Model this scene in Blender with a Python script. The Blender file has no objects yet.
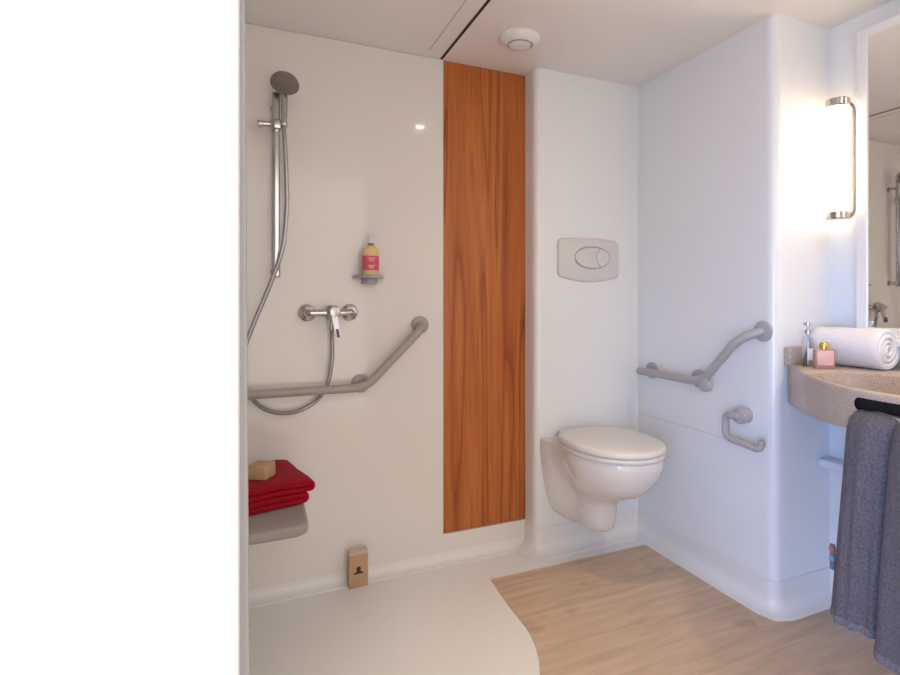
import bpy, bmesh, math, random
from math import sin, cos, pi, radians as R
from mathutils import Vector as V, Matrix
random.seed(4)
S = bpy.context.scene
C = S.collection

# ------------------------------------------------------------------ materials
def nt(name):
    m = bpy.data.materials.new(name); m.use_nodes = True
    n = m.node_tree.nodes; l = m.node_tree.links
    return m, n, l, n['Principled BSDF']

def mat(name, col, rough=.4, metal=0., bump=0., bscale=40., var=0., vscale=6., spec=.5, coat=0., trans=0., ior=1.45, sheen=0., detail=3.):
    m, n, l, b = nt(name)
    b.inputs['Base Color'].default_value = (*col, 1)
    b.inputs['Roughness'].default_value = rough
    b.inputs['Metallic'].default_value = metal
    b.inputs['Specular IOR Level'].default_value = spec
    b.inputs['Coat Weight'].default_value = coat
    b.inputs['Transmission Weight'].default_value = trans
    b.inputs['IOR'].default_value = ior
    b.inputs['Sheen Weight'].default_value = sheen
    tc = n.new('ShaderNodeTexCoord')
    if var:
        t = n.new('ShaderNodeTexNoise'); t.inputs['Scale'].default_value = vscale; t.inputs['Detail'].default_value = detail
        l.new(tc.outputs['Object'], t.inputs['Vector'])
        x = n.new('ShaderNodeMix'); x.data_type = 'RGBA'
        x.inputs['A'].default_value = (*[max(0, c*(1-var)) for c in col], 1)
        x.inputs['B'].default_value = (*[min(1, c*(1+var)) for c in col], 1)
        l.new(t.outputs['Fac'], x.inputs['Factor']); l.new(x.outputs['Result'], b.inputs['Base Color'])
    if bump:
        t = n.new('ShaderNodeTexNoise'); t.inputs['Scale'].default_value = bscale; t.inputs['Detail'].default_value = 2
        l.new(tc.outputs['Object'], t.inputs['Vector'])
        bp = n.new('ShaderNodeBump'); bp.inputs['Strength'].default_value = bump; bp.inputs['Distance'].default_value = .01
        l.new(t.outputs['Fac'], bp.inputs['Height']); l.new(bp.outputs['Normal'], b.inputs['Normal'])
    return m

def emit(name, col, strength):
    m, n, l, b = nt(name)
    b.inputs['Base Color'].default_value = (*col, 1)
    b.inputs['Emission Color'].default_value = (*col, 1)
    b.inputs['Emission Strength'].default_value = strength
    return m

def ramp(n, stops):
    r = n.new('ShaderNodeValToRGB'); e = r.color_ramp.elements
    while len(e) < len(stops): e.new(.5)
    for k, (p, c) in enumerate(stops): e[k].position = p; e[k].color = (*c, 1)
    return r

def wood_mat():
    m, n, l, b = nt('cherry_wood')
    tc = n.new('ShaderNodeTexCoord'); mp = n.new('ShaderNodeMapping')
    mp.inputs['Scale'].default_value = (1, 1, .045); l.new(tc.outputs['Object'], mp.inputs['Vector'])
    big = n.new('ShaderNodeTexNoise'); big.inputs['Scale'].default_value = 8; big.inputs['Detail'].default_value = 2
    big.inputs['Distortion'].default_value = .35
    l.new(mp.outputs['Vector'], big.inputs['Vector'])
    mul = n.new('ShaderNodeMath'); mul.operation = 'MULTIPLY'; mul.inputs[1].default_value = 7
    l.new(big.outputs['Fac'], mul.inputs[0])
    fr = n.new('ShaderNodeMath'); fr.operation = 'FRACT'; l.new(mul.outputs[0], fr.inputs[0])
    r1 = ramp(n, [(0, (.31, .074, .020)), (.16, (.49, .142, .038)), (.75, (.58, .188, .052)), (1, (.43, .116, .030))])
    l.new(fr.outputs[0], r1.inputs['Fac'])
    mp2 = n.new('ShaderNodeMapping'); mp2.inputs['Scale'].default_value = (90, 90, 2.5); l.new(tc.outputs['Object'], mp2.inputs['Vector'])
    fine = n.new('ShaderNodeTexNoise'); fine.inputs['Scale'].default_value = 1.5; fine.inputs['Detail'].default_value = 4
    l.new(mp2.outputs['Vector'], fine.inputs['Vector'])
    r2 = ramp(n, [(.3, (.80, .78, .74)), (.7, (1.08, 1.08, 1.08))]); l.new(fine.outputs['Fac'], r2.inputs['Fac'])
    x = n.new('ShaderNodeMix'); x.data_type = 'RGBA'; x.blend_type = 'MULTIPLY'; x.inputs['Factor'].default_value = 1
    l.new(r1.outputs['Color'], x.inputs['A']); l.new(r2.outputs['Color'], x.inputs['B'])
    l.new(x.outputs['Result'], b.inputs['Base Color'])
    b.inputs['Roughness'].default_value = .36; b.inputs['Specular IOR Level'].default_value = .3
    return m

def vinyl_mat():
    m, n, l, b = nt('oak_vinyl')
    tc = n.new('ShaderNodeTexCoord')
    br = n.new('ShaderNodeTexBrick'); br.inputs['Scale'].default_value = 1
    br.inputs['Brick Width'].default_value = .62; br.inputs['Row Height'].default_value = .095
    br.inputs['Mortar Size'].default_value = .0012; br.inputs['Mortar Smooth'].default_value = .4
    br.inputs['Color1'].default_value = (.565, .415, .29, 1); br.inputs['Color2'].default_value = (.615, .46, .33, 1)
    br.inputs['Mortar'].default_value = (.53, .385, .27, 1)
    l.new(tc.outputs['Object'], br.inputs['Vector'])
    mp = n.new('ShaderNodeMapping'); mp.inputs['Scale'].default_value = (3, 26, 1); l.new(tc.outputs['Object'], mp.inputs['Vector'])
    g = n.new('ShaderNodeTexNoise'); g.inputs['Scale'].default_value = 1.4; g.inputs['Detail'].default_value = 5; g.inputs['Distortion'].default_value = .5
    l.new(mp.outputs['Vector'], g.inputs['Vector'])
    r = ramp(n, [(.25, (.80, .77, .74)), (.65, (1.06, 1.06, 1.06))]); l.new(g.outputs['Fac'], r.inputs['Fac'])
    x = n.new('ShaderNodeMix'); x.data_type = 'RGBA'; x.blend_type = 'MULTIPLY'; x.inputs['Factor'].default_value = 1
    l.new(br.outputs['Color'], x.inputs['A']); l.new(r.outputs['Color'], x.inputs['B'])
    kn = n.new('ShaderNodeTexNoise'); kn.inputs['Scale'].default_value = 7.5; kn.inputs['Detail'].default_value = 1
    l.new(tc.outputs['Object'], kn.inputs['Vector'])
    r3 = ramp(n, [(.66, (1, 1, 1)), (.76, (.80, .74, .68))]); l.new(kn.outputs['Fac'], r3.inputs['Fac'])
    y = n.new('ShaderNodeMix'); y.data_type = 'RGBA'; y.blend_type = 'MULTIPLY'; y.inputs['Factor'].default_value = 1
    l.new(x.outputs['Result'], y.inputs['A']); l.new(r3.outputs['Color'], y.inputs['B'])
    l.new(y.outputs['Result'], b.inputs['Base Color'])
    b.inputs['Roughness'].default_value = .42
    return m

def terrazzo_mat():
    m, n, l, b = nt('beige_terrazzo')
    tc = n.new('ShaderNodeTexCoord')
    v = n.new('ShaderNodeTexNoise'); v.inputs['Scale'].default_value = 260; v.inputs['Detail'].default_value = 3
    l.new(tc.outputs['Object'], v.inputs['Vector'])
    r = ramp(n, [(.32, (.36, .28, .225)), (.46, (.47, .375, .31)), (.58, (.52, .425, .36)), (.7, (.64, .56, .49))])
    l.new(v.outputs['Fac'], r.inputs['Fac']); l.new(r.outputs['Color'], b.inputs['Base Color'])
    b.inputs['Roughness'].default_value = .3
    return m

def terry_mat(name, col, stripes=None):
    m, n, l, b = nt(name)
    tc = n.new('ShaderNodeTexCoord')
    t = n.new('ShaderNodeTexNoise'); t.inputs['Scale'].default_value = 170; t.inputs['Detail'].default_value = 3
    l.new(tc.outputs['Object'], t.inputs['Vector'])
    r = ramp(n, [(.3, tuple(c*.72 for c in col)), (.7, tuple(min(1, c*1.22) for c in col))])
    l.new(t.outputs['Fac'], r.inputs['Fac']); l.new(r.outputs['Color'], b.inputs['Base Color'])
    bp = n.new('ShaderNodeBump'); bp.inputs['Strength'].default_value = .7; bp.inputs['Distance'].default_value = .004
    l.new(t.outputs['Fac'], bp.inputs['Height']); l.new(bp.outputs['Normal'], b.inputs['Normal'])
    b.inputs['Roughness'].default_value = .95; b.inputs['Sheen Weight'].default_value = .06
    b.inputs['Specular IOR Level'].default_value = .1
    return m

LT = ((1, .76, .50), 9)
M = dict(
    wall=mat('white_wall_panel', (.85, .868, .878), .08, bump=.012, bscale=3.2, coat=.15),
    shower=mat('cream_shower_panel', (.81, .765, .72), .08, bump=.012, bscale=3.2, coat=.15),
    ceil=mat('white_ceiling_panel', (.90, .875, .85), .38),
    tray=mat('white_resin', (.83, .815, .79), .3, bump=.02, bscale=30),
    front=mat('white_paint', (.92, .92, .92), .6, bump=.02, bscale=60),
    jamb=mat('grey_plastic_edging', (.41, .40, .41), .5),
    dark=mat('dark_gap', (.045, .035, .03), .7),
    seam=mat('panel_seam', (.42, .38, .35), .6),
    wseam=mat('pale_seam', (.62, .61, .60), .4),
    wood=wood_mat(), vinyl=vinyl_mat(), terrazzo=terrazzo_mat(),
    chrome=mat('chrome', (.50, .49, .48), .16, 1),
    lampmetal=mat('lamp_bracket_metal', (.30, .285, .30), .38, .9),
    satin=mat('satin_metal', (.55, .53, .52), .3, 1),
    hose=mat('shower_hose_metal', (.40, .39, .39), .3, 1),
    head=mat('grey_shower_plastic', (.23, .195, .175), .45, var=.08, vscale=90),
    taupe=mat('grey_nylon', (.40, .355, .325), .38),
    grey=mat('light_grey_nylon', (.43, .42, .43), .36),
    seat=mat('grey_seat_plastic', (.33, .30, .275), .5, bump=.03, bscale=80),
    ceramic=mat('white_ceramic', (.80, .775, .755), .12, coat=.3),
    lid=mat('cream_white_plastic', (.78, .75, .71), .22),
    plate=mat('white_plate_plastic', (.70, .69, .68), .25),
    white=mat('white_plastic', (.85, .84, .84), .35),
    red=terry_mat('red_terry', (.36, .004, .018)),
    greyterry=terry_mat('grey_terry', (.135, .122, .138)),
    hem=terry_mat('grey_terry_hem', (.185, .17, .185)),
    whiteterry=mat('white_terry', (.90, .88, .88), .95, bump=.35, bscale=150, spec=.1),
    soap=mat('beige_soap', (.50, .335, .19), .6, var=.12, vscale=60),
    kraft=mat('kraft_card', (.52, .335, .185), .7, var=.10, vscale=40),
    kraftpale=mat('pale_card', (.62, .49, .38), .7),
    ink=mat('dark_brown_print', (.06, .03, .02), .7),
    amber=mat('amber_liquid', (.80, .56, .28), .12, var=.05),
    pink=mat('pink_label', (.68, .10, .15), .5, var=.2, vscale=60),
    palepink=mat('pale_pink_print', (.85, .45, .47), .5),
    collar=mat('dark_collar', (.28, .20, .15), .3),
    perfume=mat('pink_perfume_glass', (.84, .53, .48), .08, coat=.5, var=.08, vscale=40),
    perfumeglass=mat('rosy_glass', (.50, .28, .22), .08, coat=.5),
    gold=mat('gold_cap', (.75, .48, .10), .25, .8),
    clear=mat('clear_glass', (.96, .97, .96), .03, trans=1., ior=1.2),
    slot=mat('slot_shade_black', (.004, .004, .005), .6),  # shade inside the towel slot, put in as black colour
    mirror=mat('mirror_silver', (.90, .90, .89), .01, 1),
    mirroredge=mat('mirror_backing', (.45, .44, .42), .4),
    tube=emit('lit_diffuser', *LT),
    bulb=emit('lit_downlight', (1, .86, .70), 70.),
    blue=mat('blue_thread', (.16, .33, .45), .8), redthread=mat('red_thread', (.5, .12, .10), .8),
)

# ------------------------------------------------------------------ mesh helpers
def link(name, bm, m, parent=None, ang=35, smooth=True):
    bmesh.ops.recalc_face_normals(bm, faces=bm.faces)
    me = bpy.data.meshes.new(name); bm.to_mesh(me); bm.free()
    me.materials.append(m)
    if smooth:
        me.shade_smooth(); me.set_sharp_from_angle(angle=R(ang))
    o = bpy.data.objects.new(name, me); C.objects.link(o)
    if parent: o.parent = parent
    return o

def tag(o, label, cat, group=None):
    o['label'] = label; o['category'] = cat
    if group: o['group'] = group
    return o

def thing(name, loc, label, cat, rz=0, group=None):
    o = bpy.data.objects.new(name, None); C.objects.link(o)
    o.location = loc; o.rotation_euler = (0, 0, rz); o.empty_display_size = .05
    return tag(o, label, cat, group)

def struct(o):
    o['kind'] = 'structure'
    md = o.modifiers.new('normals', 'WEIGHTED_NORMAL'); md.keep_sharp = True; md.weight = 80
    return o

def box(bm, lo, hi, bev=0, seg=3):
    lo = V(lo); hi = V(hi)
    r = bmesh.ops.create_cube(bm, size=1, matrix=Matrix.Translation((lo+hi)/2) @ Matrix.Diagonal((*(hi-lo), 1)))
    if bev:
        es = list({e for v in r['verts'] for e in v.link_edges})
        bmesh.ops.bevel(bm, geom=es, offset=bev, segments=seg, profile=.5, affect='EDGES')
    return bm

def B(lo, hi, bev=0, seg=3): return box(bmesh.new(), lo, hi, bev, seg)

def prism(bm, pts, z0, z1, bev=0, seg=2, axis='z'):
    """extruded 2-D outline; axis z: (x,y)->xy, axis y: (x,z) extruded along y, axis x: (y,z) along x"""
    f = {'z': lambda p, h: (p[0], p[1], h), 'y': lambda p, h: (p[0], h, p[1]), 'x': lambda p, h: (h, p[0], p[1])}[axis]
    a = [bm.verts.new(f(p, z0)) for p in pts]; b = [bm.verts.new(f(p, z1)) for p in pts]
    n = len(pts)
    fa = bm.faces.new(a); fb = bm.faces.new(b)
    for i in range(n): bm.faces.new((a[i], a[(i+1) % n], b[(i+1) % n], b[i]))
    if bev:
        es = list(set(fa.edges) | set(fb.edges))
        bmesh.ops.recalc_face_normals(bm, faces=bm.faces)
        bmesh.ops.bevel(bm, geom=es, offset=bev, segments=seg, profile=.5, affect='EDGES')
    return bm

def lathe(bm, prof, seg=32, mtx=None):
    """prof: list of (r,z), closed at ends when r==0"""
    rings = []
    for r, z in prof:
        if r <= 1e-6: rings.append([bm.verts.new((0, 0, z))])
        else: rings.append([bm.verts.new((r*cos(2*pi*k/seg), r*sin(2*pi*k/seg), z)) for k in range(seg)])
    new = [v for g in rings for v in g]
    for a, b in zip(rings, rings[1:]):
        for k in range(seg):
            k2 = (k+1) % seg
            if len(a) == 1 and len(b) == 1: continue
            if len(a) == 1: bm.faces.new((a[0], b[k], b[k2]))
            elif len(b) == 1: bm.faces.new((a[k], a[k2], b[0]))
            else: bm.faces.new((a[k], a[k2], b[k2], b[k]))
    if mtx is not None:
        for v in new: v.co = mtx @ v.co
    return bm

def axis_m(p, d):
    """matrix taking +z to direction d at p"""
    return Matrix.Translation(p) @ V(d).normalized().to_track_quat('Z', 'Y').to_matrix().to_4x4()

def disc(bm, p, d, r, t, seg=28):
    b = min(t*.35, r*.3)
    return lathe(bm, [(0, 0), (r, 0), (r, t-b), (r-b*.3, t-b*.3), (r-b, t), (0, t)], seg, axis_m(p, d))

def fillet(pts, rad, n=6):
    pts = [V(p) for p in pts]
    rads = rad if isinstance(rad, (list, tuple)) else [rad]*len(pts)
    out = [pts[0]]
    for i in range(1, len(pts)-1):
        p0, p, p1 = pts[i-1], pts[i], pts[i+1]; r = rads[i]
        if r <= 0: out.append(p); continue
        a = p + (p0-p).normalized()*min(r, (p0-p).length*.49); b = p + (p1-p).normalized()*min(r, (p1-p).length*.49)
        for k in range(n+1):
            t = k/n; out.append(a*(1-t)**2 + p*2*t*(1-t) + b*t*t)
    out.append(pts[-1]); return out

def spline(pts, n=8):
    pts = [V(p) for p in pts]; P = [pts[0]*2-pts[1]] + pts + [pts[-1]*2-pts[-2]]; out = []
    for i in range(1, len(P)-2):
        a, b, c, d = P[i-1:i+3]
        for k in range(n):
            t = k/n
            out.append(.5*((2*b)+(c-a)*t+(2*a-5*b+4*c-d)*t*t+(3*b-a-3*c+d)*t**3))
    out.append(pts[-1]); return out

def tube(bm, pts, r, seg=16, cap=True, rfun=None):
    pts = [V(p) for p in pts]; n = len(pts); rings = []
    t0 = (pts[1]-pts[0]).normalized(); up = V((0, 0, 1)) if abs(t0.z) < .9 else V((0, 1, 0))
    nrm = t0.cross(up).normalized()
    for i, p in enumerate(pts):
        t = (pts[min(i+1, n-1)]-pts[max(i-1, 0)]).normalized()
        nrm = (nrm - t*nrm.dot(t)).normalized(); bn = t.cross(nrm)
        rr = r if rfun is None else rfun(i)
        rings.append([bm.verts.new(p + (nrm*cos(2*pi*k/seg)+bn*sin(2*pi*k/seg))*rr) for k in range(seg)])
    for a, b in zip(rings, rings[1:]):
        for k in range(seg): bm.faces.new((a[k], a[(k+1) % seg], b[(k+1) % seg], b[k]))
    if cap:
        for g, s, p in ((rings[0], -1, 0), (rings[-1], 1, -1)):
            t = (pts[1]-pts[0]).normalized() if p == 0 else (pts[-1]-pts[-2]).normalized()
            c = bm.verts.new(pts[p] + t*s*r*.45)
            mid = [bm.verts.new(pts[p] + (v.co-pts[p])*.72 + t*s*r*.32) for v in g]
            for k in range(seg):
                k2 = (k+1) % seg
                bm.faces.new((g[k], g[k2], mid[k2], mid[k])); bm.faces.new((mid[k], mid[k2], c))
    return bm

def loft(bm, rings, cap=True):
    vs = [[bm.verts.new(p) for p in r] for r in rings]; n = len(vs[0])
    for a, b in zip(vs, vs[1:]):
        for k in range(n): bm.faces.new((a[k], a[(k+1) % n], b[(k+1) % n], b[k]))
    if cap: bm.faces.new(vs[0]); bm.faces.new(vs[-1])
    return bm

def local(bm, loc):
    bmesh.ops.translate(bm, verts=bm.verts, vec=-V(loc)); return bm

# ------------------------------------------------------------------ the room
H = 2.10
YB, YW, YT = 2.208, 2.225, 2.117       # shower wall, wall behind wood, toilet wall
XB, XR, YR, XF = 1.133, 1.680, 1.370, 1.968
bm = B((-.52, YW, 0), (XB+.06, 2.36, H)); box(bm, (-.52, YB, .0), (.748, YW+.004, H), .006, 3); box(bm, (.740, YB, 0), (XB+.03, YW+.004, .117), .002, 2)
struct(link('wall_back', bm, M['shower']))

def rounded_box(x0, y0, x1, y1, rad):
    pts = [V((x0, y1, 0)), V((x0, y0, 0)), V((x1, y0, 0))]
    p = fillet(pts, rad, 8) + [V((x1, y1, 0))]
    return prism(bmesh.new(), [(v.x, v.y) for v in p], 0, H)
struct(link('wall_back_right', rounded_box(XB, YT, 1.72, 2.36, .035), M['wall'], ang=50))
struct(link('wall_right', rounded_box(XR, YR, 2.2, 2.36, .035), M['wall'], ang=50))
struct(link('wall_right_front', B((XF, -.7, 0), (2.2, YR+.02, H)), M['wall']))
struct(link('wall_rear_added', B((.88, -.25, 0), (2.2, -.15, H)), M['wall']))  # unseen wall, added to hold back world light from the floor at right
struct(link('wall_left', B((-.60, .45, 0), (-.45, 2.36, H)), M['wall']))
struct(link('wall_front_added', B((-1.3, .45, 0), (-.006, .55, H), .002, 2), M['front']))  # made-up wall standing in for a blank white margin at the left
bm = B((-.07, .60, 0), (.001, .64, H), .003, 2)
for v in bm.verts:
    if v.co.x > -.03: v.co.x += -.0008+.0060*(1.07-v.co.z)
struct(link('trim_1', bm, M['jamb']))
struct(link('floor', B((-1.3, -1.2, -.06), (2.2, 2.36, 0)), M['tray']))
struct(link('ceiling', B((-1.3, -.45, H), (2.2, 2.36, H+.1)), M['ceil']))
struct(link('trim_2', B((.731, .30, H-.0015), (.742, YB, H+.01)), M['dark']))
struct(link('trim_3', B((.6655, .30, H-.001), (.668, 2.15, H+.01)), M['seam']))

# oak-look vinyl with its curved edge against the shower tray
left = spline([(.868, 1.995, 0), (.853, 1.79, 0), (.850, 1.67, 0), (.842, 1.60, 0), (.822, 1.525, 0), (.782, 1.435, 0), (.70, 1.32, 0), (.55, 1.18, 0), (.32, 1.07, 0), (0, 1.02, 0), (-.3, 1.0, 0)], 6)
right = fillet([(1.915, -1.15, 0), (1.915, 1.322, 0), (1.628, 1.322, 0), (1.628, 1.992, 0), (1.40, 1.9925, 0)], [0, .05, .045, .02, 0], 6)
pts = [(p.x, p.y) for p in left] + [(-.3, -1.15)] + [(p.x, p.y) for p in right]
struct(link('floor_vinyl', prism(bmesh.new(), pts, .0, .0025), M['vinyl'], smooth=False))

# coved skirting: profile swept along the foot of the walls
def cove(name, path, hgt, off, rad):
    prof = [(-.004, hgt), (off-.001, hgt), (off, hgt-.004), (off, rad+.006)]
    for k in range(1, 9):
        a = k/8*pi/2; prof.append((off+rad*(1-cos(a)), rad+.0045-rad*sin(a)))
    prof += [(off+rad+.008, .0025), (off+rad+.0085, 0), (-.004, 0)]
    bm = bmesh.new(); rings = []
    for i, p in enumerate(path):
        d0 = (path[i]-path[i-1]).normalized() if i else (path[1]-path[0]).normalized()
        d1 = (path[i+1]-path[i]).normalized() if i < len(path)-1 else d0
        n0 = V((d0.y, -d0.x, 0)); n1 = V((d1.y, -d1.x, 0)); m_ = (n0+n1).normalized(); k = 1/max(.5, m_.dot(n0))
        rings.append([p + m_*k*o + V((0, 0, z)) for o, z in prof])
    struct(link(name, loft(bm, rings), M['tray'], ang=40))
cove('baseboard_back', [V((-.45, YB, 0)), V((XB+.03, YB, 0))], .046, .0004, .030)
cove('baseboard_right', fillet([(XB, YW, 0), (XB, YT, 0), (XR, YT, 0), (XR, YR, 0), (XF, YR, 0), (XF, -.7, 0)], [0, .04, .012, .04, .012, 0], 6), .108, .0065, .047)

# joints in the wall panels
struct(link('trim_4', B((XR-.0012, 1.50, .562), (XR+.004, YT, .5645)), M['wseam']))

# wood panel
t = link('wood_panel', B((.750, YW-.010, .119), (1.1335, YW+.002, H-.002), .0015, 2), M['wood'])
tag(t, 'tall narrow orange-brown wood panel between the shower wall and the toilet wall', 'panel')

# ------------------------------------------------------------------ ceiling fittings
t = thing('ceiling_vent', (.951, 1.905, H), 'round white domed air vent on the ceiling in front of the wood panel', 'vent')
link('rim', lathe(bmesh.new(), [(0, 0), (.078, 0), (.078, -.006), (.070, -.016), (.056, -.026), (.050, -.028), (.050, -.018), (0, -.018)], 40), M['white'], t)
link('valve_disc', lathe(bmesh.new(), [(0, -.018), (.012, -.018), (.012, -.024), (.040, -.026), (.041, -.030), (.030, -.034), (0, -.035)], 40), M['white'], t)

for x, y, label in ((.91, 1.30, 'small round lit downlight in the middle of the bathroom ceiling'), (1.55, .38, 'small round lit downlight in the ceiling over the doorway end of the basin')):
    t = thing('ceiling_downlight', (x, y, H), label, 'lamp')
    link('bezel', lathe(bmesh.new(), [(.026, 0), (.040, 0), (.040, -.004), (.036, -.007), (.028, -.007), (.026, -.003), (.026, 0)], 32), M['satin'], t)
    link('lamp_lens', lathe(bmesh.new(), [(0, 0), (.0255, 0), (.0255, -.003), (0, -.004)], 24), M['bulb'], t)

# ------------------------------------------------------------------ shower
YS = 2.152
t = thing('shower_riser_rail', (.095, YB, 1.5), 'vertical chrome shower rail fixed to the shower wall by the left edge', 'shower rail')
o = t.location
link('rail', local(box(bmesh.new(), (.081, YS-.008, 1.178), (.109, YS+.008, 1.845), .006, 3), o), M['chrome'], t)
for z in (1.20, 1.80):
    bm = bmesh.new(); disc(bm, (.095, YB, z), (0, -1, 0), .017, .006); tube(bm, [(.095, YB-.004, z), (.095, YS, z)], .009)
    link('wall_bracket', local(bm, o), M['chrome'], t)
bm = bmesh.new(); tube(bm, [(.046, YS-.012, 1.721), (.131, YS-.012, 1.727)], .010); box(bm, (.076, YS-.026, 1.706), (.114, YS+.012, 1.742), .006)
sl = link('slider', local(bm, o), M['chrome'], t)
link('slider_knob', lathe(bmesh.new(), [(0, 0), (.012, 0), (.013, .006), (.013, .014), (.010, .018), (0, .018)], 20, axis_m(V((.052, YS-.012, 1.721))-o, (-1, 0, -.07))), M['satin'], sl)

t = thing('hand_shower', (.122, YS-.03, 1.73), 'grey hand shower with round head held at the top of the rail', 'shower head')
o = t.location
hd = V((-.15, -.43, -.90)).normalized(); hc = V((.122, YS-.058, 1.864))
link('shower_head', local(lathe(bmesh.new(), [(0, -.026), (.016, -.025), (.030, -.018), (.043, -.006), (.0485, .006), (.0475, .013), (.043, .0155), (0, .017)], 40, axis_m(hc, hd)), o), M['head'], t)
bm = bmesh.new()
for rr, n in ((.012, 6), (.023, 12), (.034, 18)):
    for k in range(n):
        a = 2*pi*k/n
        lathe(bm, [(.0018, .015), (.0015, .0185), (0, .0188)], 6, axis_m(hc, hd) @ Matrix.Translation((rr*cos(a), rr*sin(a), 0)))
link('nozzles', local(bm, o), M['taupe'], t)
bm = bmesh.new(); pp = spline([(.121, YS-.030, 1.884), (.121, YS-.016, 1.858), (.121, YS-.022, 1.79), (.119, YS-.030, 1.72)], 6)
tube(bm, pp, .012, rfun=lambda i: .014-.004*i/(len(pp)-1))
link('handle', local(bm, o), M['chrome'], t)

hp = [(.119, YS-.031, 1.712), (.122, YS-.034, 1.66), (.127, YS-.030, 1.56), (.129, YS-.025, 1.42), (.114, YS-.022, 1.275), (.074, 2.135, 1.15), (.026, 2.135, 1.026),
      (-.004, 2.135, .939), (-.016, 2.14, .87), (-.014, 2.155, .817), (.006, 2.172, .762), (.048, 2.178, .709), (.107, 2.178, .684), (.175, 2.178, .687), (.239, 2.178, .722), (.277, 2.176, .782), (.292, 2.172, .874), (.291, 2.168, .956), (.290, 2.165, .990)]
bm = bmesh.new(); sp = spline(hp, 24)
tube(bm, sp, .0075, 12, rfun=lambda i: .0080 if i % 2 else .0070)
t = link('shower_hose', bm, M['hose']); tag(t, 'grey flexible metal hose looping from the hand shower down to the mixer', 'hose')

t = thing('shower_mixer', (.285, YB, 1.05), 'chrome lever shower mixer tap on two round wall flanges', 'tap')
o = t.location
for x in (.206, .362):
    f = link('wall_flange', local(lathe(bmesh.new(), [(0, 0), (.033, 0), (.033, .004), (.030, .012), (.020, .018), (0, .019)], 32, axis_m((x, YB, 1.048), (0, -1, 0))), o), M['chrome'], t)
    link('union_nut', local(lathe(bmesh.new(), [(.0, .015), (.016, .015), (.016, .034), (.012, .038), (0, .038)], 6, axis_m((x, YB, 1.048), (0, -1, 0))), o), M['satin'], f)
bm = bmesh.new(); tube(bm, fillet([(.206, YB-.030, 1.048), (.206, YB-.046, 1.048), (.362, YB-.046, 1.048), (.362, YB-.030, 1.048)], .01), .0135)
lathe(bm, [(0, -.030), (.018, -.028), (.022, -.015), (.022, .02), (.019, .027), (0, .030)], 28, axis_m((.290, YB-.050, 1.048), (0, 0, 1)))
tube(bm, [(.290, YB-.045, 1.03), (.290, YB-.043, .985)], .010)
link('mixer_body', local(bm, o), M['chrome'], t)
bm = bmesh.new(); lathe(bm, [(0, 0), (.021, 0), (.022, .015), (.018, .026), (0, .03)], 28, axis_m((.294, YB-.066, 1.050), (.1, -1, .1)))
loft(bm, [[(x, y, z) for x, y in ((c-w, yy), (c+w, yy), (c+w, yy-th), (c-w, yy-th))] for c, w, yy, th, z in
          ((.293, .011, YB-.066, .020, 1.062), (.295, .0105, YB-.074, .018, 1.03), (.300, .009, YB-.088, .012, .995), (.305, .008, YB-.098, .008, .955))])
lv = link('lever', local(bm, o), M['satin'], t, ang=50)
bm = bmesh.new(); prism(bm, [(.300, .960), (.309, .960), (.305, .990), (.297, .990)], YB-.125, YB-.102, axis='y')
for v in bm.verts: v.co.y += (1.0-v.co.z)*-.28+.0165
link('lever_insert', local(bm, o), mat('blue_black_insert', (.05, .06, .09), .2), lv)

# soap shelf and bottle
t = thing('soap_shelf', (.432, YB, 1.185), 'small grey rounded soap shelf under the pump bottle on the shower wall', 'shelf')
o = t.location
def dshape(cx, yb, hw, dep, n=16):
    return [(cx-hw*cos(pi*k/n)*1.0, yb-dep*abs(sin(pi*k/n))**.75) for k in range(n+1)]
bm = prism(bmesh.new(), dshape(.432, YB, .060, .095), 1.180, 1.192, .004)
link('tray', local(bm, o), M['grey'], t)
bm = prism(bmesh.new(), dshape(.437, YB, .030, .06), 1.158, 1.181, .004); link('bracket', local(bm, o), M['grey'], t)
t = thing('soap_bottle', (.434, 2.157, 1.192), 'amber liquid soap bottle with pink label and white pump', 'bottle')
bm = lathe(bmesh.new(), [(0, 0), (.029, 0), (.031, .004), (.031, .086), (.028, .098), (.019, .110), (.012, .114), (0, .114)], 32)
for v in bm.verts: v.co.y *= .72; v.co.x *= 1.0
link('bottle_body', bm, M['amber'], t)
bm = lathe(bmesh.new(), [(.0312, .018), (.0318, .020), (.0318, .072), (.0312, .074)], 32)
for v in bm.verts: v.co.y *= .735
lb = link('paper_label', bm, M['pink'], t)
bm = bmesh.new()
for z, w in ((.062, .030), (.054, .020), (.033, .026), (.027, .016)):
    box(bm, (-w/2-.002, -.0250, z), (w/2-.002, -.0226, z+.004))
link('label_print', bm, M['palepink'], lb)
link('collar', lathe(bmesh.new(), [(0, .113), (.0115, .113), (.0115, .123), (0, .123)], 24), M['collar'], t)
bm = lathe(bmesh.new(), [(0, .122), (.010, .122), (.010, .134), (.0045, .136), (.0045, .150), (.010, .151), (.010, .158), (0, .159)], 24)
tube(bm, [(0, 0, .154), (.012, -.022, .151)], .004, 10)
link('pump', bm, M['white'], t)

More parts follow.
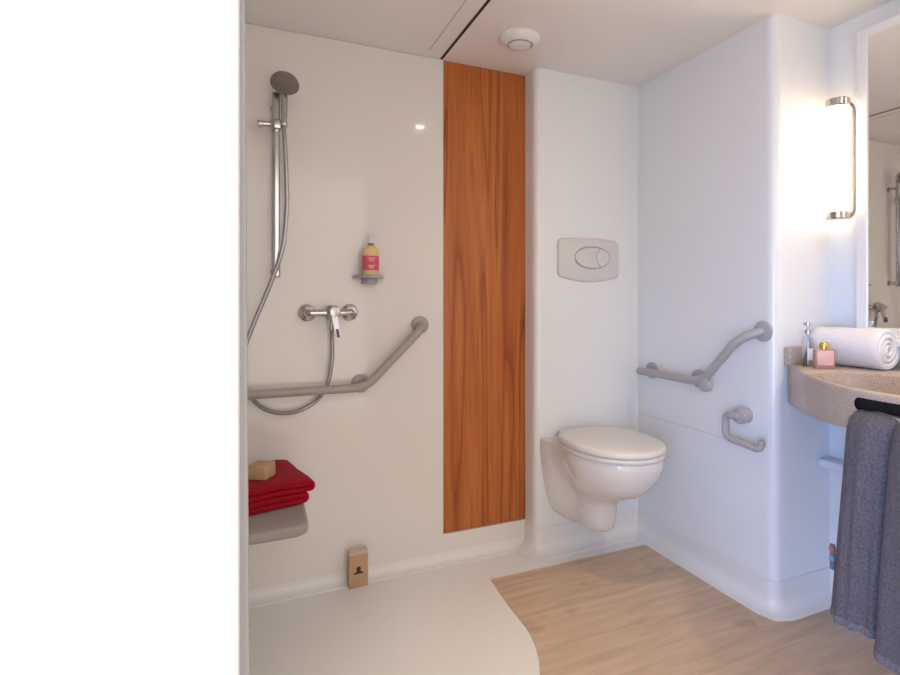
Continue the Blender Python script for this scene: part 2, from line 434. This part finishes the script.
# grab bar in the shower
def rosette(bm, p, d, r=.036, t=.012): return disc(bm, p, d, r, t)
t = thing('grab_bar', (.2, YB, .85), 'long taupe angled grab bar on the shower wall below the mixer', 'grab bar')
o = t.location; YG = 2.140
bm = bmesh.new(); tube(bm, fillet([(-.36, YB-.005, .763), (-.36, YG, .763), (.412, YG, .763), (.630, YG, .982), (.644, YB-.004, .994)], [0, .03, .045, .035, 0], 8), .0165, 20)
link('rail', local(bm, o), M['taupe'], t)
for p in ((-.36, .763), (.405, .770), (.644, .994)):
    bm = bmesh.new(); rosette(bm, (p[0], YB, p[1]), (0, -1, 0))
    if abs(p[0]-.405) < .01: tube(bm, [(p[0], YB-.006, p[1]), (p[0], YG, p[1]-.005)], .013)
    link('wall_flange', local(bm, o), M['taupe'], t)

# fold-down seat with the red towel and soap
t = thing('shower_bench', (-.45, 1.82, .455), 'grey plastic shower seat with a rounded corner, holding a red towel', 'seat')
o = t.location
pl = fillet([(-.40, 2.10, 0), (-.40, 1.655, 0), (.162, 1.655, 0), (.168, 2.10, 0), (-.40, 2.10, 0)], [0, .03, .05, .06, 0], 8)[:-1]
link('seat_slab', local(prism(bmesh.new(), [(p.x, p.y) for p in pl], .428, .460, .010, 4), o), M['seat'], t)
link('wall_hinge', local(B((-.45, 1.67, .418), (-.39, 2.08, .47), .008), o), M['taupe'], t)

t = thing('folded_towel', (.188, 1.835, .460), 'dark red folded towel lying on the grey shower seat', 'towel', R(13))
# local x runs left along the front edge (negative x), y runs back; a sheet folded over and over
def folded(zs, xr, th, D, y0):
    """zigzag sheet: layers at heights zs, U-turns on the right at xr[i] between layers 2i and 2i+1"""
    path = []
    for i in range(0, len(zs), 2):
        za, zb, x = zs[i], zs[i+1], xr[i//2]; r = (zb-za)/2
        n = 22
        lo = [(-.40+(x-r+.40)*k/n, za) for k in range(n+1)]
        arc = [(x-r+r*1.05*sin(pi*k/10), (za+zb)/2-r*cos(pi*k/10)) for k in range(1, 10)]
        hi = [(x-r-(x-r+.40)*k/n, zb) for k in range(n+1)]
        path.append(lo+arc+hi)
    out = []
    for pth in path:
        rings = []
        for yy, k in ((0, .35), (.003, .75), (.010, 1), (.05, 1), (.10, 1), (.16, 1), (.22, 1), (D-.012, 1), (D-.004, .75), (D, .35)):
            up, dn = [], []
            for q, (x, z) in enumerate(pth):
                x0, z0_ = pth[max(q-1, 0)]; x1, z1_ = pth[min(q+1, len(pth)-1)]
                tx, tz = x1-x0, z1_-z0_; L = math.hypot(tx, tz); nx, nz = -tz/L, tx/L
                wv = .0022*sin(14*x+30*yy)+.0015*sin(43*x+9*yy) if z > .03 else 0
                dr = -.006*max(0, (x+.06)/.06)**2 if z > .035 else 0
                h = th/2*k
                up.append((x+nx*h, y0+yy+.003*sin(9*x+z*60), max(.0006, z+nz*h+wv+dr))); dn.append((x-nx*h, y0+yy+.003*sin(9*x+z*60), max(.0006, z-nz*h+wv+dr)))
            rings.append(up+list(reversed(dn)))
        out.append(rings)
    return out
for rings in folded([.0095, .0275, .0480, .0665], [-.016, .002], .0178, .285, 0):
    link('towel_layer', loft(bmesh.new(), rings), M['red'], t, ang=70)

t = link('soap_cube', B((-.031, -.031, 0), (.031, .031, .046), .005, 3), M['soap'])
t.location = (.042, 1.900, .5385); t.rotation_euler = (0, 0, R(-30)); tag(t, 'beige soap cube on top of the red towel', 'soap')

t = thing('card_box', (.387, 2.167, 0), 'upright brown card box with a dark emblem on the white shower floor', 'box', R(4))
link('carton', B((-.036, -.015, .0), (.036, .015, .124), .002, 2), M['kraft'], t)
bm = B((-.0365, -.0155, .123), (.0365, .0155, .139), .003, 2); link('box_lid', bm, M['kraftpale'], t)
bm = bmesh.new()
prism(bm, [(-.019, .060), (.019, .060), (.019, .064), (.009, .068), (.006, .074), (.010, .079), (.006, .087), (-.004, .088), (-.009, .080), (-.006, .073), (-.010, .067), (-.019, .064)], -.0158, -.0146, axis='y')
for v in bm.verts: v.co.x -= .001; v.co.z -= .008
link('emblem', bm, M['ink'], t)

# ------------------------------------------------------------------ toilet
TX = 1.334
t = thing('toilet', (TX, YT, .008), 'white wall-hung toilet with closed lid in the corner below the flush plate', 'toilet')
def tsec(z, front, hw, hb, neck):
    """closed outline in local xy (y=0 at wall, negative to the front)"""
    pts = []
    n = 20; ym = front*.52
    pts.append((-hb, .0)); pts.append((-hb, -.018)); pts.append((-hb*.55-neck*.45, -.055)); pts.append((-neck, -.11))
    pts.append((-(neck*.35+hw*.65), ym*.78 if ym < -.15 else -.13))
    for k in range(n+1):
        a = pi*k/n
        y0 = min(ym, -.15)
        pts.append((-hw*cos(a), y0 - (y0-front)*0 - (abs(front)-abs(y0))*sin(a)**.9))
    pts.append(((neck*.35+hw*.65), ym*.78 if ym < -.15 else -.13))
    pts.append((neck, -.11)); pts.append((hb*.55+neck*.45, -.055)); pts.append((hb, -.018)); pts.append((hb, .0))
    return [(x, y, z) for x, y in pts]
secs = [(.490, -.495, .178, .178, .160), (.484, -.499, .181, .180, .162), (.455, -.497, .180, .180, .158), (.420, -.486, .174, .178, .146), (.385, -.466, .162, .174, .130), (.355, -.438, .144, .170, .114),
        (.330, -.402, .124, .166, .100), (.312, -.362, .106, .163, .092), (.296, -.318, .091, .160, .086), (.280, -.285, .080, .157, .082), (.250, -.268, .074, .150, .078), (.210, -.262, .072, .138, .074), (.180, -.258, .070, .120, .069), (.156, -.250, .066, .098, .062), (.144, -.235, .055, .080, .052), (.138, -.215, .040, .060, .038)]
bm = loft(bmesh.new(), [tsec(*s) for s in secs])
link('bowl', bm, M['ceramic'], t, ang=75)
def egg(hw, front, back, n=56):
    out = []
    for k in range(n):
        a = 2*pi*k/n; c, s_ = cos(a), sin(a)
        ym = back + (front-back)*.50
        if s_ >= 0: out.append((hw*math.copysign(abs(c)**.82, c), ym+(back-ym)*abs(s_)**.80))
        else: out.append((hw*math.copysign(abs(c)**.96, c), ym-(ym-front)*abs(s_)**.96))
    return out
def scaled(o, k, z, c=(0, -.28)): return [(c[0]+(x-c[0])*k, c[1]+(y-c[1])*k, z) for x, y in o]
e = egg(.186, -.507, -.028)
link('toilet_seat', loft(bmesh.new(), [scaled(e, .94, .491), scaled(e, .985, .491), scaled(e, .995, .495), scaled(e, .995, .503), scaled(e, .98, .507), scaled(e, .90, .507)]), M['lid'], t, ang=60)
bm = loft(bmesh.new(), [scaled(e, .93, .509), scaled(e, .985, .509), scaled(e, 1.0, .513), scaled(e, 1.0, .523), scaled(e, .985, .529), scaled(e, .95, .5318), scaled(e, .80, .534), scaled(e, .5, .5355), scaled(e, .2, .536)])
link('toilet_lid', bm, M['lid'], t, ang=60)
for x in (-.075, .075):
    bm = bmesh.new(); tube(bm, [(x-.022, -.026, .513), (x+.022, -.026, .513)], .011); lathe(bm, [(0, .489), (.014, .489), (.014, .505), (0, .51)], 20, Matrix.Translation((x, -.026, 0)))
    link('hinge', bm, M['lid'], t)
bm = bmesh.new(); disc(bm, (-.0815, -.18, .225), (-1, 0, 0), .007, .004); 
link('bolt_cap', bm, M['white'], t)

# flush plate
t = thing('flush_plate', (1.401, YT, 1.285), 'white flush plate with oval dual button on the wall above the toilet', 'flush plate')
hw = .161; o2 = []
for k in range(13):
    a = k/12; o2.append((-hw+2*hw*a, -.086-.022*sin(pi*a)))
top = [(hw, .080), (hw*.5, .0865), (0, .088), (-hw*.5, .0865), (-hw, .080)]
ol = fillet([(x, z, 0) for x, z in o2+top+[o2[0]]], [0]+[.0]*11+[.022]+[.022]+[0]*3+[.022]+[0], 5)[:-1]
ol = [(p.x, p.y) for p in ol]; ol[0] = (ol[0][0]+.008, ol[0][1]); ol.insert(0, (-hw, -.070))
def sc(k, y): return [(x*k, y, z*k) for x, z in ol]
link('plate', loft(bmesh.new(), [sc(1, 0), sc(1, -.006), sc(.985, -.011), sc(.94, -.014), sc(.6, -.0165), sc(.2, -.017)]), M['plate'], t, ang=40)
bcx, ba, bb = .012, .094, .050
def ell(k0, k1, n=24): return [(bcx+ba*cos(k0+(k1-k0)*k/n), bb*sin(k0+(k1-k0)*k/n)) for k in range(n+1)]
bm = bmesh.new(); tube(bm, [(x, -.0165, z) for x, z in ell(0, 2*pi, 48)], .0024, 8, cap=False)
link('button_surround', bm, M['satin'], t)
a0 = R(62)
cut = [(bcx+ba*cos(a0)-.022*sin(pi*k/10)*1.0+.0, bb*sin(a0)*(1-2*k/10)) for k in range(1, 10)]
big = ell(a0, 2*pi-a0, 30) + [(x-.003, z) for x, z in reversed(cut)]
small = ell(-a0, a0, 16) + cut
for nm, pg in (('large_button', big), ('small_button', small)):
    link(nm, prism(bmesh.new(), [(x*.97+.0004, z*.95) for x, z in pg], -.014, -.0205, .002, 2, axis='y'), M['plate'], t)

# ------------------------------------------------------------------ right wall: grab bar and paper holder
t = thing('grab_bar', (XR, 1.72, .85), 'light grey angled grab bar on the wall right of the toilet', 'grab bar')
o = t.location; XG = 1.622
bm = bmesh.new(); tube(bm, fillet([(XG, 2.035, .774), (XG, 1.655, .774), (XG, 1.475, .958), (XR-.006, 1.415, .985)], [0, .05, .075, 0], 8), .0165, 20)
link('rail', local(bm, o), M['grey'], t)
for y, z in ((2.012, .776), (1.725, .776), (1.415, .985)):
    bm = bmesh.new(); rosette(bm, (XR, y, z), (-1, 0, 0), .037)
    if y > 1.5: tube(bm, [(XR-.006, y, z), (XG, y, z)], .013)
    link('wall_flange', local(bm, o), M['grey'], t)
bm = bmesh.new(); disc(bm, (XG+.008, 1.632, .766), (-1, 0, 0), .026, .026); tube(bm, [(XG, 1.632, .766), (XG, 1.66, .773)], .012)
link('elbow_cap', local(bm, o), M['grey'], t)

t = thing('paper_holder', (XR, 1.45, .66), 'light grey open toilet paper holder below the grab bar', 'paper holder')
o = t.location; XH = 1.628
bm = bmesh.new(); disc(bm, (XR, 1.490, .672), (-1, 0, 0), .029, .050)
link('wall_flange', local(bm, o), M['grey'], t)
bm = bmesh.new(); tube(bm, fillet([(XH, 1.48, .672), (XH, 1.541, .669), (XH, 1.541, .585), (XH, 1.388, .574), (XH, 1.380, .604)], [0, .02, .028, .018, 0], 6), .0130, 14)
link('arm', local(bm, o), M['grey'], t)

# ------------------------------------------------------------------ wash basin
ZT = .870
oc = spline([(1.735, 1.366, 0), (1.718, 1.338, 0), (1.66, 1.275, 0), (1.590, 1.205, 0), (1.525, 1.125, 0), (1.463, 1.038, 0), (1.418, .953, 0), (1.396, .880, 0), (1.390, .800, 0), (1.390, .70, 0), (1.390, .55, 0), (1.396, .46, 0), (1.43, .36, 0), (1.50, .26, 0), (1.62, .15, 0), (1.72, .08, 0)], 6)
outl = [(p.x, p.y) for p in oc] + [(XF-.002, .08), (XF-.002, 1.366)]
cx, cy = 1.612, .80
def hit(a):
    d = V((cos(a), sin(a))); best = None
    for i in range(len(outl)):
        p = V(outl[i]); q = V(outl[(i+1) % len(outl)]); e_ = q-p
        den = d.x*e_.y-d.y*e_.x
        if abs(den) < 1e-9: continue
        w = p-V((cx, cy)); tt = (w.x*e_.y-w.y*e_.x)/den; s_ = (w.x*d.y-w.y*d.x)/den
        if tt > 0 and -1e-6 <= s_ <= 1+1e-6 and (best is None or tt < best): best = tt
    return V((cx, cy))+d*best
NA = 180
outer = [hit(2*pi*k/NA) for k in range(NA)]
ax, ay = .188, .420
inner = [V((cx+ax*cos(2*pi*k/NA), cy+ay*sin(2*pi*k/NA))) for k in range(NA)]
# match the inner ring to the same polar directions
inner = []
for k in range(NA):
    a = 2*pi*k/NA; r_ = 1/math.sqrt((cos(a)/ax)**2+(sin(a)/ay)**2); r_ = min(r_, (outer[k]-V((cx, cy))).length-.020); inner.append(V((cx+r_*cos(a), cy+r_*sin(a))))
c2 = V((cx, cy))
def ringo(off, z): return [(*(p + (c2-p).normalized()*off), z) for p in outer]
def ringi(k, z): return [(*(c2+(p-c2)*k), z) for p in inner]
def ap(p): return .106+.032*max(0, min(1, (p.y-.95)/.38))
def ringb(off, dz): return [(*(p + (c2-p).normalized()*off), ZT-ap(p)+dz) for p in outer]
rings = [ringb(.05, 0), ringb(.006, 0), ringb(.001, .005), ringb(0, .012), ringo(0, ZT-.008), ringo(.002, ZT-.003), ringo(.006, ZT)]
rings += [ringi(1.012, ZT), ringi(1.0, ZT-.002), ringi(.992, ZT-.008), ringi(.975, ZT-.04), ringi(.94, ZT-.085), ringi(.84, ZT-.125), ringi(.55, ZT-.142), ringi(.12, ZT-.148), ringi(.02, ZT-.148)]
# underside of the bowl closes the solid
t = thing('wash_basin', (XF, .8, ZT), 'beige speckled stone wash basin with a curved front on the right', 'basin')
o = V(t.location)
bm = loft(bmesh.new(), rings)
bm.normal_update()
ob = link('basin_bowl', local(bm, o), M['terrazzo'], t, ang=40)
# towel slot cut through the apron
n = 10; zc, hr = .8365, .0165
prf = [(.895+hr*sin(pi*k/n), zc+hr*cos(pi*k/n)) for k in range(n+1)] + [(.45-hr*sin(pi*k/n), zc-hr*cos(pi*k/n)) for k in range(n+1)]
cut = link('cut', local(prism(bmesh.new(), prf, 1.36, 1.414, axis='x'), o), M['slot'], None, smooth=False)
cut.location = o
bpy.context.view_layer.update()
md = ob.modifiers.new('slot', 'BOOLEAN'); md.object = cut; md.solver = 'EXACT'; md.operation = 'DIFFERENCE'; md.material_mode = 'TRANSFER'
bpy.context.view_layer.update()
dg = bpy.context.evaluated_depsgraph_get()
me = bpy.data.meshes.new_from_object(ob.evaluated_get(dg)); ob.modifiers.clear(); ob.data = me
bpy.data.objects.remove(cut)
bm = B((1.722, YR-.026, ZT-.002), (XF-.002, YR-.001, .932), .004, 3); link('side_upstand', local(bm, o), M['terrazzo'], t)
bm = B((XF-.022, .08, ZT-.002), (XF-.0015, YR-.02, .905), .004, 3); link('back_upstand', local(bm, o), M['terrazzo'], t)
bm = lathe(bmesh.new(), [(0, 0), (.022, 0), (.022, .003), (.016, .005), (0, .004)], 24, Matrix.Translation((cx, cy, ZT-.1482)))
link('drain', local(bm, o), M['chrome'], t)

# rolled white towel
t = thing('rolled_towel', (1.871, 1.215, ZT), 'white towel rolled up on the back of the basin below the mirror', 'towel', R(0))
rad = .067; y0, y1 = -.112, .128
bm = bmesh.new(); rings = []
N = 40
for i, (yy, k) in enumerate(((y0+.012, .60), (y0+.002, .80), (y0, .93), (y0+.006, 1.0), (y0+.03, 1.015), (-.02, 1.0), (.04, 1.012), (.08, 1.0), (y1-.008, 1.0), (y1, .9), (y1+.002, .6))):
    rings.append([(rad*k*cos(2*pi*j/N)*(1+.012*sin(3*2*pi*j/N+i)), yy, max(.001, rad*.985+rad*k*sin(2*pi*j/N)*(.985 if j < N/2 else .96))) for j in range(N)])
loft(bm, rings); link('towel_roll', bm, M['whiteterry'], t, ang=60)
bm = bmesh.new(); sp = []
for k in range(110):
    a = k/110*2*pi*3.1; r_ = .010+.050*k/110
    sp.append((r_*cos(a+1.2), y0+.004-.002*sin(a), rad*.985+r_*sin(a+1.2)))
tube(bm, sp, .0062, 10); link('spiral_end', bm, M['whiteterry'], t, ang=60)

# bottles on the basin
t = thing('perfume_bottle', (1.742, 1.232, ZT), 'small square pink perfume bottle with gold cap on the basin', 'bottle', R(-33))
link('glass_body', B((-.031, -.0125, 0), (.031, .0125, .064), .004, 3), M['perfumeglass'], t)
link('pink_face', B((-.0255, -.0140, .011), (.0255, -.011, .060), .003, 2), M['perfume'], t)
link('cap', lathe(bmesh.new(), [(0, .063), (.011, .063), (.011, .068), (.014, .069), (.014, .083), (.012, .086), (0, .086)], 24), M['gold'], t)
t = thing('pump_bottle', (1.752, 1.297, ZT), 'slim clear pump bottle with grey top standing beside the rolled towel', 'bottle', R(-30))
bm = lathe(bmesh.new(), [(0, 0), (.018, 0), (.020, .003), (.020, .082), (.016, .096), (.010, .106), (.009, .112), (0, .112)], 28); link('glass_body', bm, M['clear'], t)
bm = lathe(bmesh.new(), [(0, .111), (.0115, .111), (.0115, .122), (.005, .124), (.005, .139), (.011, .140), (.011, .150), (0, .151)], 20); tube(bm, [(0, 0, .145), (-.016, -.012, .143)], .0038, 10)
link('pump', bm, M['satin'], t)
link('tube', lathe(bmesh.new(), [(0, .006), (.002, .006), (.002, .110), (0, .110)], 10), M['white'], t)
link('paper_label', B((-.011, -.0216, .022), (.011, -.0196, .062), .0006, 1), M['white'], t)

# ------------------------------------------------------------------ grey towels through the slot
def hang(name, yl_t, yr_t, yl_b, yr_b, zb_l, zb_r, xoff, th, label, ph, ztop=.8265):
    """folded towel hanging in front of the apron; its top bends back into the slot"""
    xf = 1.386
    ym = (yl_t+yr_t)/2
    t = thing(name, (xf, ym, zb_l), label, 'towel', 0, 'grey towels hanging from the basin')
    o = V(t.location)
    U = 26; W = 40
    def surf(u, w, side):
        # w 0..1 top to bottom, u 0..1 from left (far) to right (near)
        yl = yl_t+(yl_b-yl_t)*w**.9; yr = yr_t+(yr_b-yr_t)*w**.9
        y = yl+(yr-yl)*u
        zb = zb_l+(zb_r-zb_l)*u
        top = ztop-.004*abs(sin(5*u+ph))-.010*max(0, 1-u*7)**2-.008*max(0, 1-(1-u)*8)**2
        z = top+(zb-top)*w
        fold = .007*sin(8.5*u+ph+.8*w)*min(1, w*3+.3)+.004*sin(19*u+2*ph-1.4*w)*min(1, w*2)
        rnd = math.sqrt(max(.06, 1-abs(2*u-1)**4))
        bow = xoff*min(1, w*7)**.6
        roll = 1-math.sqrt(max(0, 1-(1-min(1, w*11))**2))
        x = xf-.003-bow
        if side: x = x-th*rnd*(1-roll*.8)+fold
        x += roll*.018
        return (x, y, z-.0)
    front = [[surf(i/U, j/W, 1) for i in range(U+1)] for j in range(W+1)]
    back = [[surf(i/U, j/W, 0) for i in range(U+1)] for j in range(W+1)]
    rings = [front[j]+list(reversed(back[j])) for j in range(W+1)]
    link('towel_body', local(loft(bmesh.new(), rings), o), M['greyterry'], t, ang=70)
    bm = bmesh.new()
    r2 = []
    for j, e_ in ((W-1.1, .0015), (W-.8, .003), (W-.1, .0035), (W+.3, .0015)):
        w = j/W
        r2.append([V(surf(i/U, w, 1))-V((e_, 0, 0)) for i in range(U+1)]+[V(surf(i/U, w, 1))+V((.006, 0, 0)) for i in reversed(range(U+1))])
    link('hem', local(loft(bm, r2), o), M['hem'], t, ang=60)
    return t
ta = hang('hand_towel', .906, .795, .953, .835, .295, .292, .006, .030, 'grey towel hanging at the left end of the basin slot, showing a coloured tag', .4)
bm = B((1.366, .940, .405), (1.374, .9515, .470), .001, 1); tg = link('tag', local(bm, V(ta.location)), M['hem'], ta)
link('red_stitching', local(B((1.3655, .940, .452), (1.3745, .952, .462)), V(ta.location)), M['redthread'], tg)
link('blue_stitching', local(B((1.3655, .940, .428), (1.3745, .952, .440)), V(ta.location)), M['blue'], tg)
hang('hand_towel', .795, .62, .833, .64, .268, .255, .018, .036, 'grey towel hanging from the basin slot at the right edge, in front of the other', 2.1)

# ledge under the basin
t = link('pipe_ledge', B((1.902, .2, .487), (XF-.001, YR-.002, .517), .006, 3), M['white']); tag(t, 'narrow white ledge along the wall under the basin', 'ledge')

# ------------------------------------------------------------------ lamp and mirror
for yl, db, label in ((1.286, -.016, 'lit white tube wall lamp with chrome ends in the corner between toilet wall and mirror'), (.09, .016, 'lit white tube wall lamp on the doorway side of the mirror')):
    t = thing('wall_lamp', (XF, yl, 1.6), label, 'lamp')
    o = V(t.location); lx, ly = 1.890, yl
    link('diffuser', local(lathe(bmesh.new(), [(0, 1.402), (.034, 1.402), (.037, 1.408), (.037, 1.770), (.034, 1.776), (0, 1.776)], 32, Matrix.Translation((lx, ly, 0))), o), M['tube'], t)
    for z0, z1 in ((1.772, 1.800), (1.378, 1.406)):
        bm = lathe(bmesh.new(), [(0, z0), (.036, z0), (.039, z0+.004), (.039, z1-.004), (.036, z1), (0, z1)], 32, Matrix.Translation((lx, ly, 0)))
        link('end_cap', local(bm, o), M['chrome'], t)
    bx, by = 1.944, yl + db
    bm = bmesh.new(); tube(bm, fillet([(lx, ly, 1.786), (bx, by, 1.786), (bx, by, 1.392), (lx, ly, 1.392)], [0, .03, .03, 0], 6), .0125, 14)
    link('bracket_bar', local(bm, o), M['lampmetal'], t)
    for z in (1.70, 1.48):
        bm = bmesh.new(); tube(bm, [(bx, by, z), (XF, by, z)], .007); disc(bm, (XF, by, z), (-1, 0, 0), .014, .006)
        link('wall_stud', local(bm, o), M['chrome'], t)

XM = 1.918
t = thing('wall_mirror', (XF, .7, 1.5), 'tall white framed wall mirror above the basin reflecting the shower', 'mirror')
o = V(t.location)
link('backing', local(B((XM+.005, .15, .955), (XF-.004, 1.228, 2.010), .002, 2), o), M['mirroredge'], t)
link('glass', local(B((XM, .14, .945), (XM+.0055, 1.234, 2.018)), o), M['mirror'], t, smooth=False)
bm = bmesh.new()
for lo, hi in (((XM-.006, 1.200, .945), (XM+.003, 1.2345, 2.018)), ((XM-.006, .14, .945), (XM+.003, .172, 2.018)), ((XM-.006, .172, 1.988), (XM+.003, 1.200, 2.018)), ((XM-.006, .172, .945), (XM+.003, 1.200, .965))):
    box(bm, lo, hi, .0015, 1)
link('frame', local(bm, o), M['white'], t)
for z in (1.82, 1.775, 1.12):
    bm = B((XM-.003, 1.222, z-.006), (XM+.012, 1.2375, z+.006), .002, 2); link('clip', local(bm, o), M['satin'], t)

# ------------------------------------------------------------------ light
def area(name, loc, rot, size, power, col, size_y=None, shape='RECTANGLE', spread=None):
    l = bpy.data.lights.new(name, 'AREA'); l.energy = power; l.color = col; l.shape = shape; l.size = size
    if size_y: l.size_y = size_y
    if spread: l.spread = spread
    ob = bpy.data.objects.new(name, l); C.objects.link(ob); ob.location = loc; ob.rotation_euler = rot
    return ob
def spot(name, loc, power, col, ang, blend=.6, size=.03, rot=(0, 0, 0)):
    l = bpy.data.lights.new(name, 'SPOT'); l.energy = power; l.color = col; l.spot_size = R(ang); l.spot_blend = blend; l.shadow_soft_size = size
    ob = bpy.data.objects.new(name, l); C.objects.link(ob); ob.location = loc; ob.rotation_euler = rot
    return ob
LW = (2.36, 2.20, 2.10)
LD = (1.2, 4.0, 10.5)
L1 = (30, 25, 19.5)
L2 = (24, 20, 15.5)
def ps(c): m_ = max(max(c), 1e-6); return m_, tuple(x/m_ for x in c)
p_, c_ = ps(L1); spot('downlight_beam', (.91, 1.30, H-.02), p_, c_, 54, 1, .03)
p_, c_ = ps(L2); spot('basin_downlight_beam', (1.55, .38, H-.02), p_, c_, 165, 1, .03)
p_, c_ = ps(LD); dl = area('corridor_daylight', (-1.15, -.45, .75), (0, 0, 0), .95, p_, c_, 1.3, spread=R(70))
dl.rotation_euler = (V((1.68, 1.85, .30))-dl.location).to_track_quat('-Z', 'Y').to_euler()
w = bpy.data.worlds.new('World'); S.world = w; w.use_nodes = True
bg = w.node_tree.nodes['Background']; p_, c_ = ps(LW); bg.inputs['Color'].default_value = (*c_, 1); bg.inputs['Strength'].default_value = p_

# ------------------------------------------------------------------ camera
cd = bpy.data.cameras.new('Camera'); cam = bpy.data.objects.new('Camera', cd); C.objects.link(cam)
cam.location = (0, 0, 1.10); cam.rotation_euler = (pi/2, 0, -R(24.4839))
cd.sensor_width = 36; cd.sensor_fit = 'HORIZONTAL'; cd.lens = 36*555.57/900
cd.shift_x = -50/900; cd.shift_y = -38.5/900; cd.clip_start = .02
S.camera = cam
S.view_settings.view_transform = 'Standard'; S.view_settings.look = 'None'
S.view_settings.exposure = 0.0; S.view_settings.gamma = 1; S.view_settings.use_curve_mapping = False
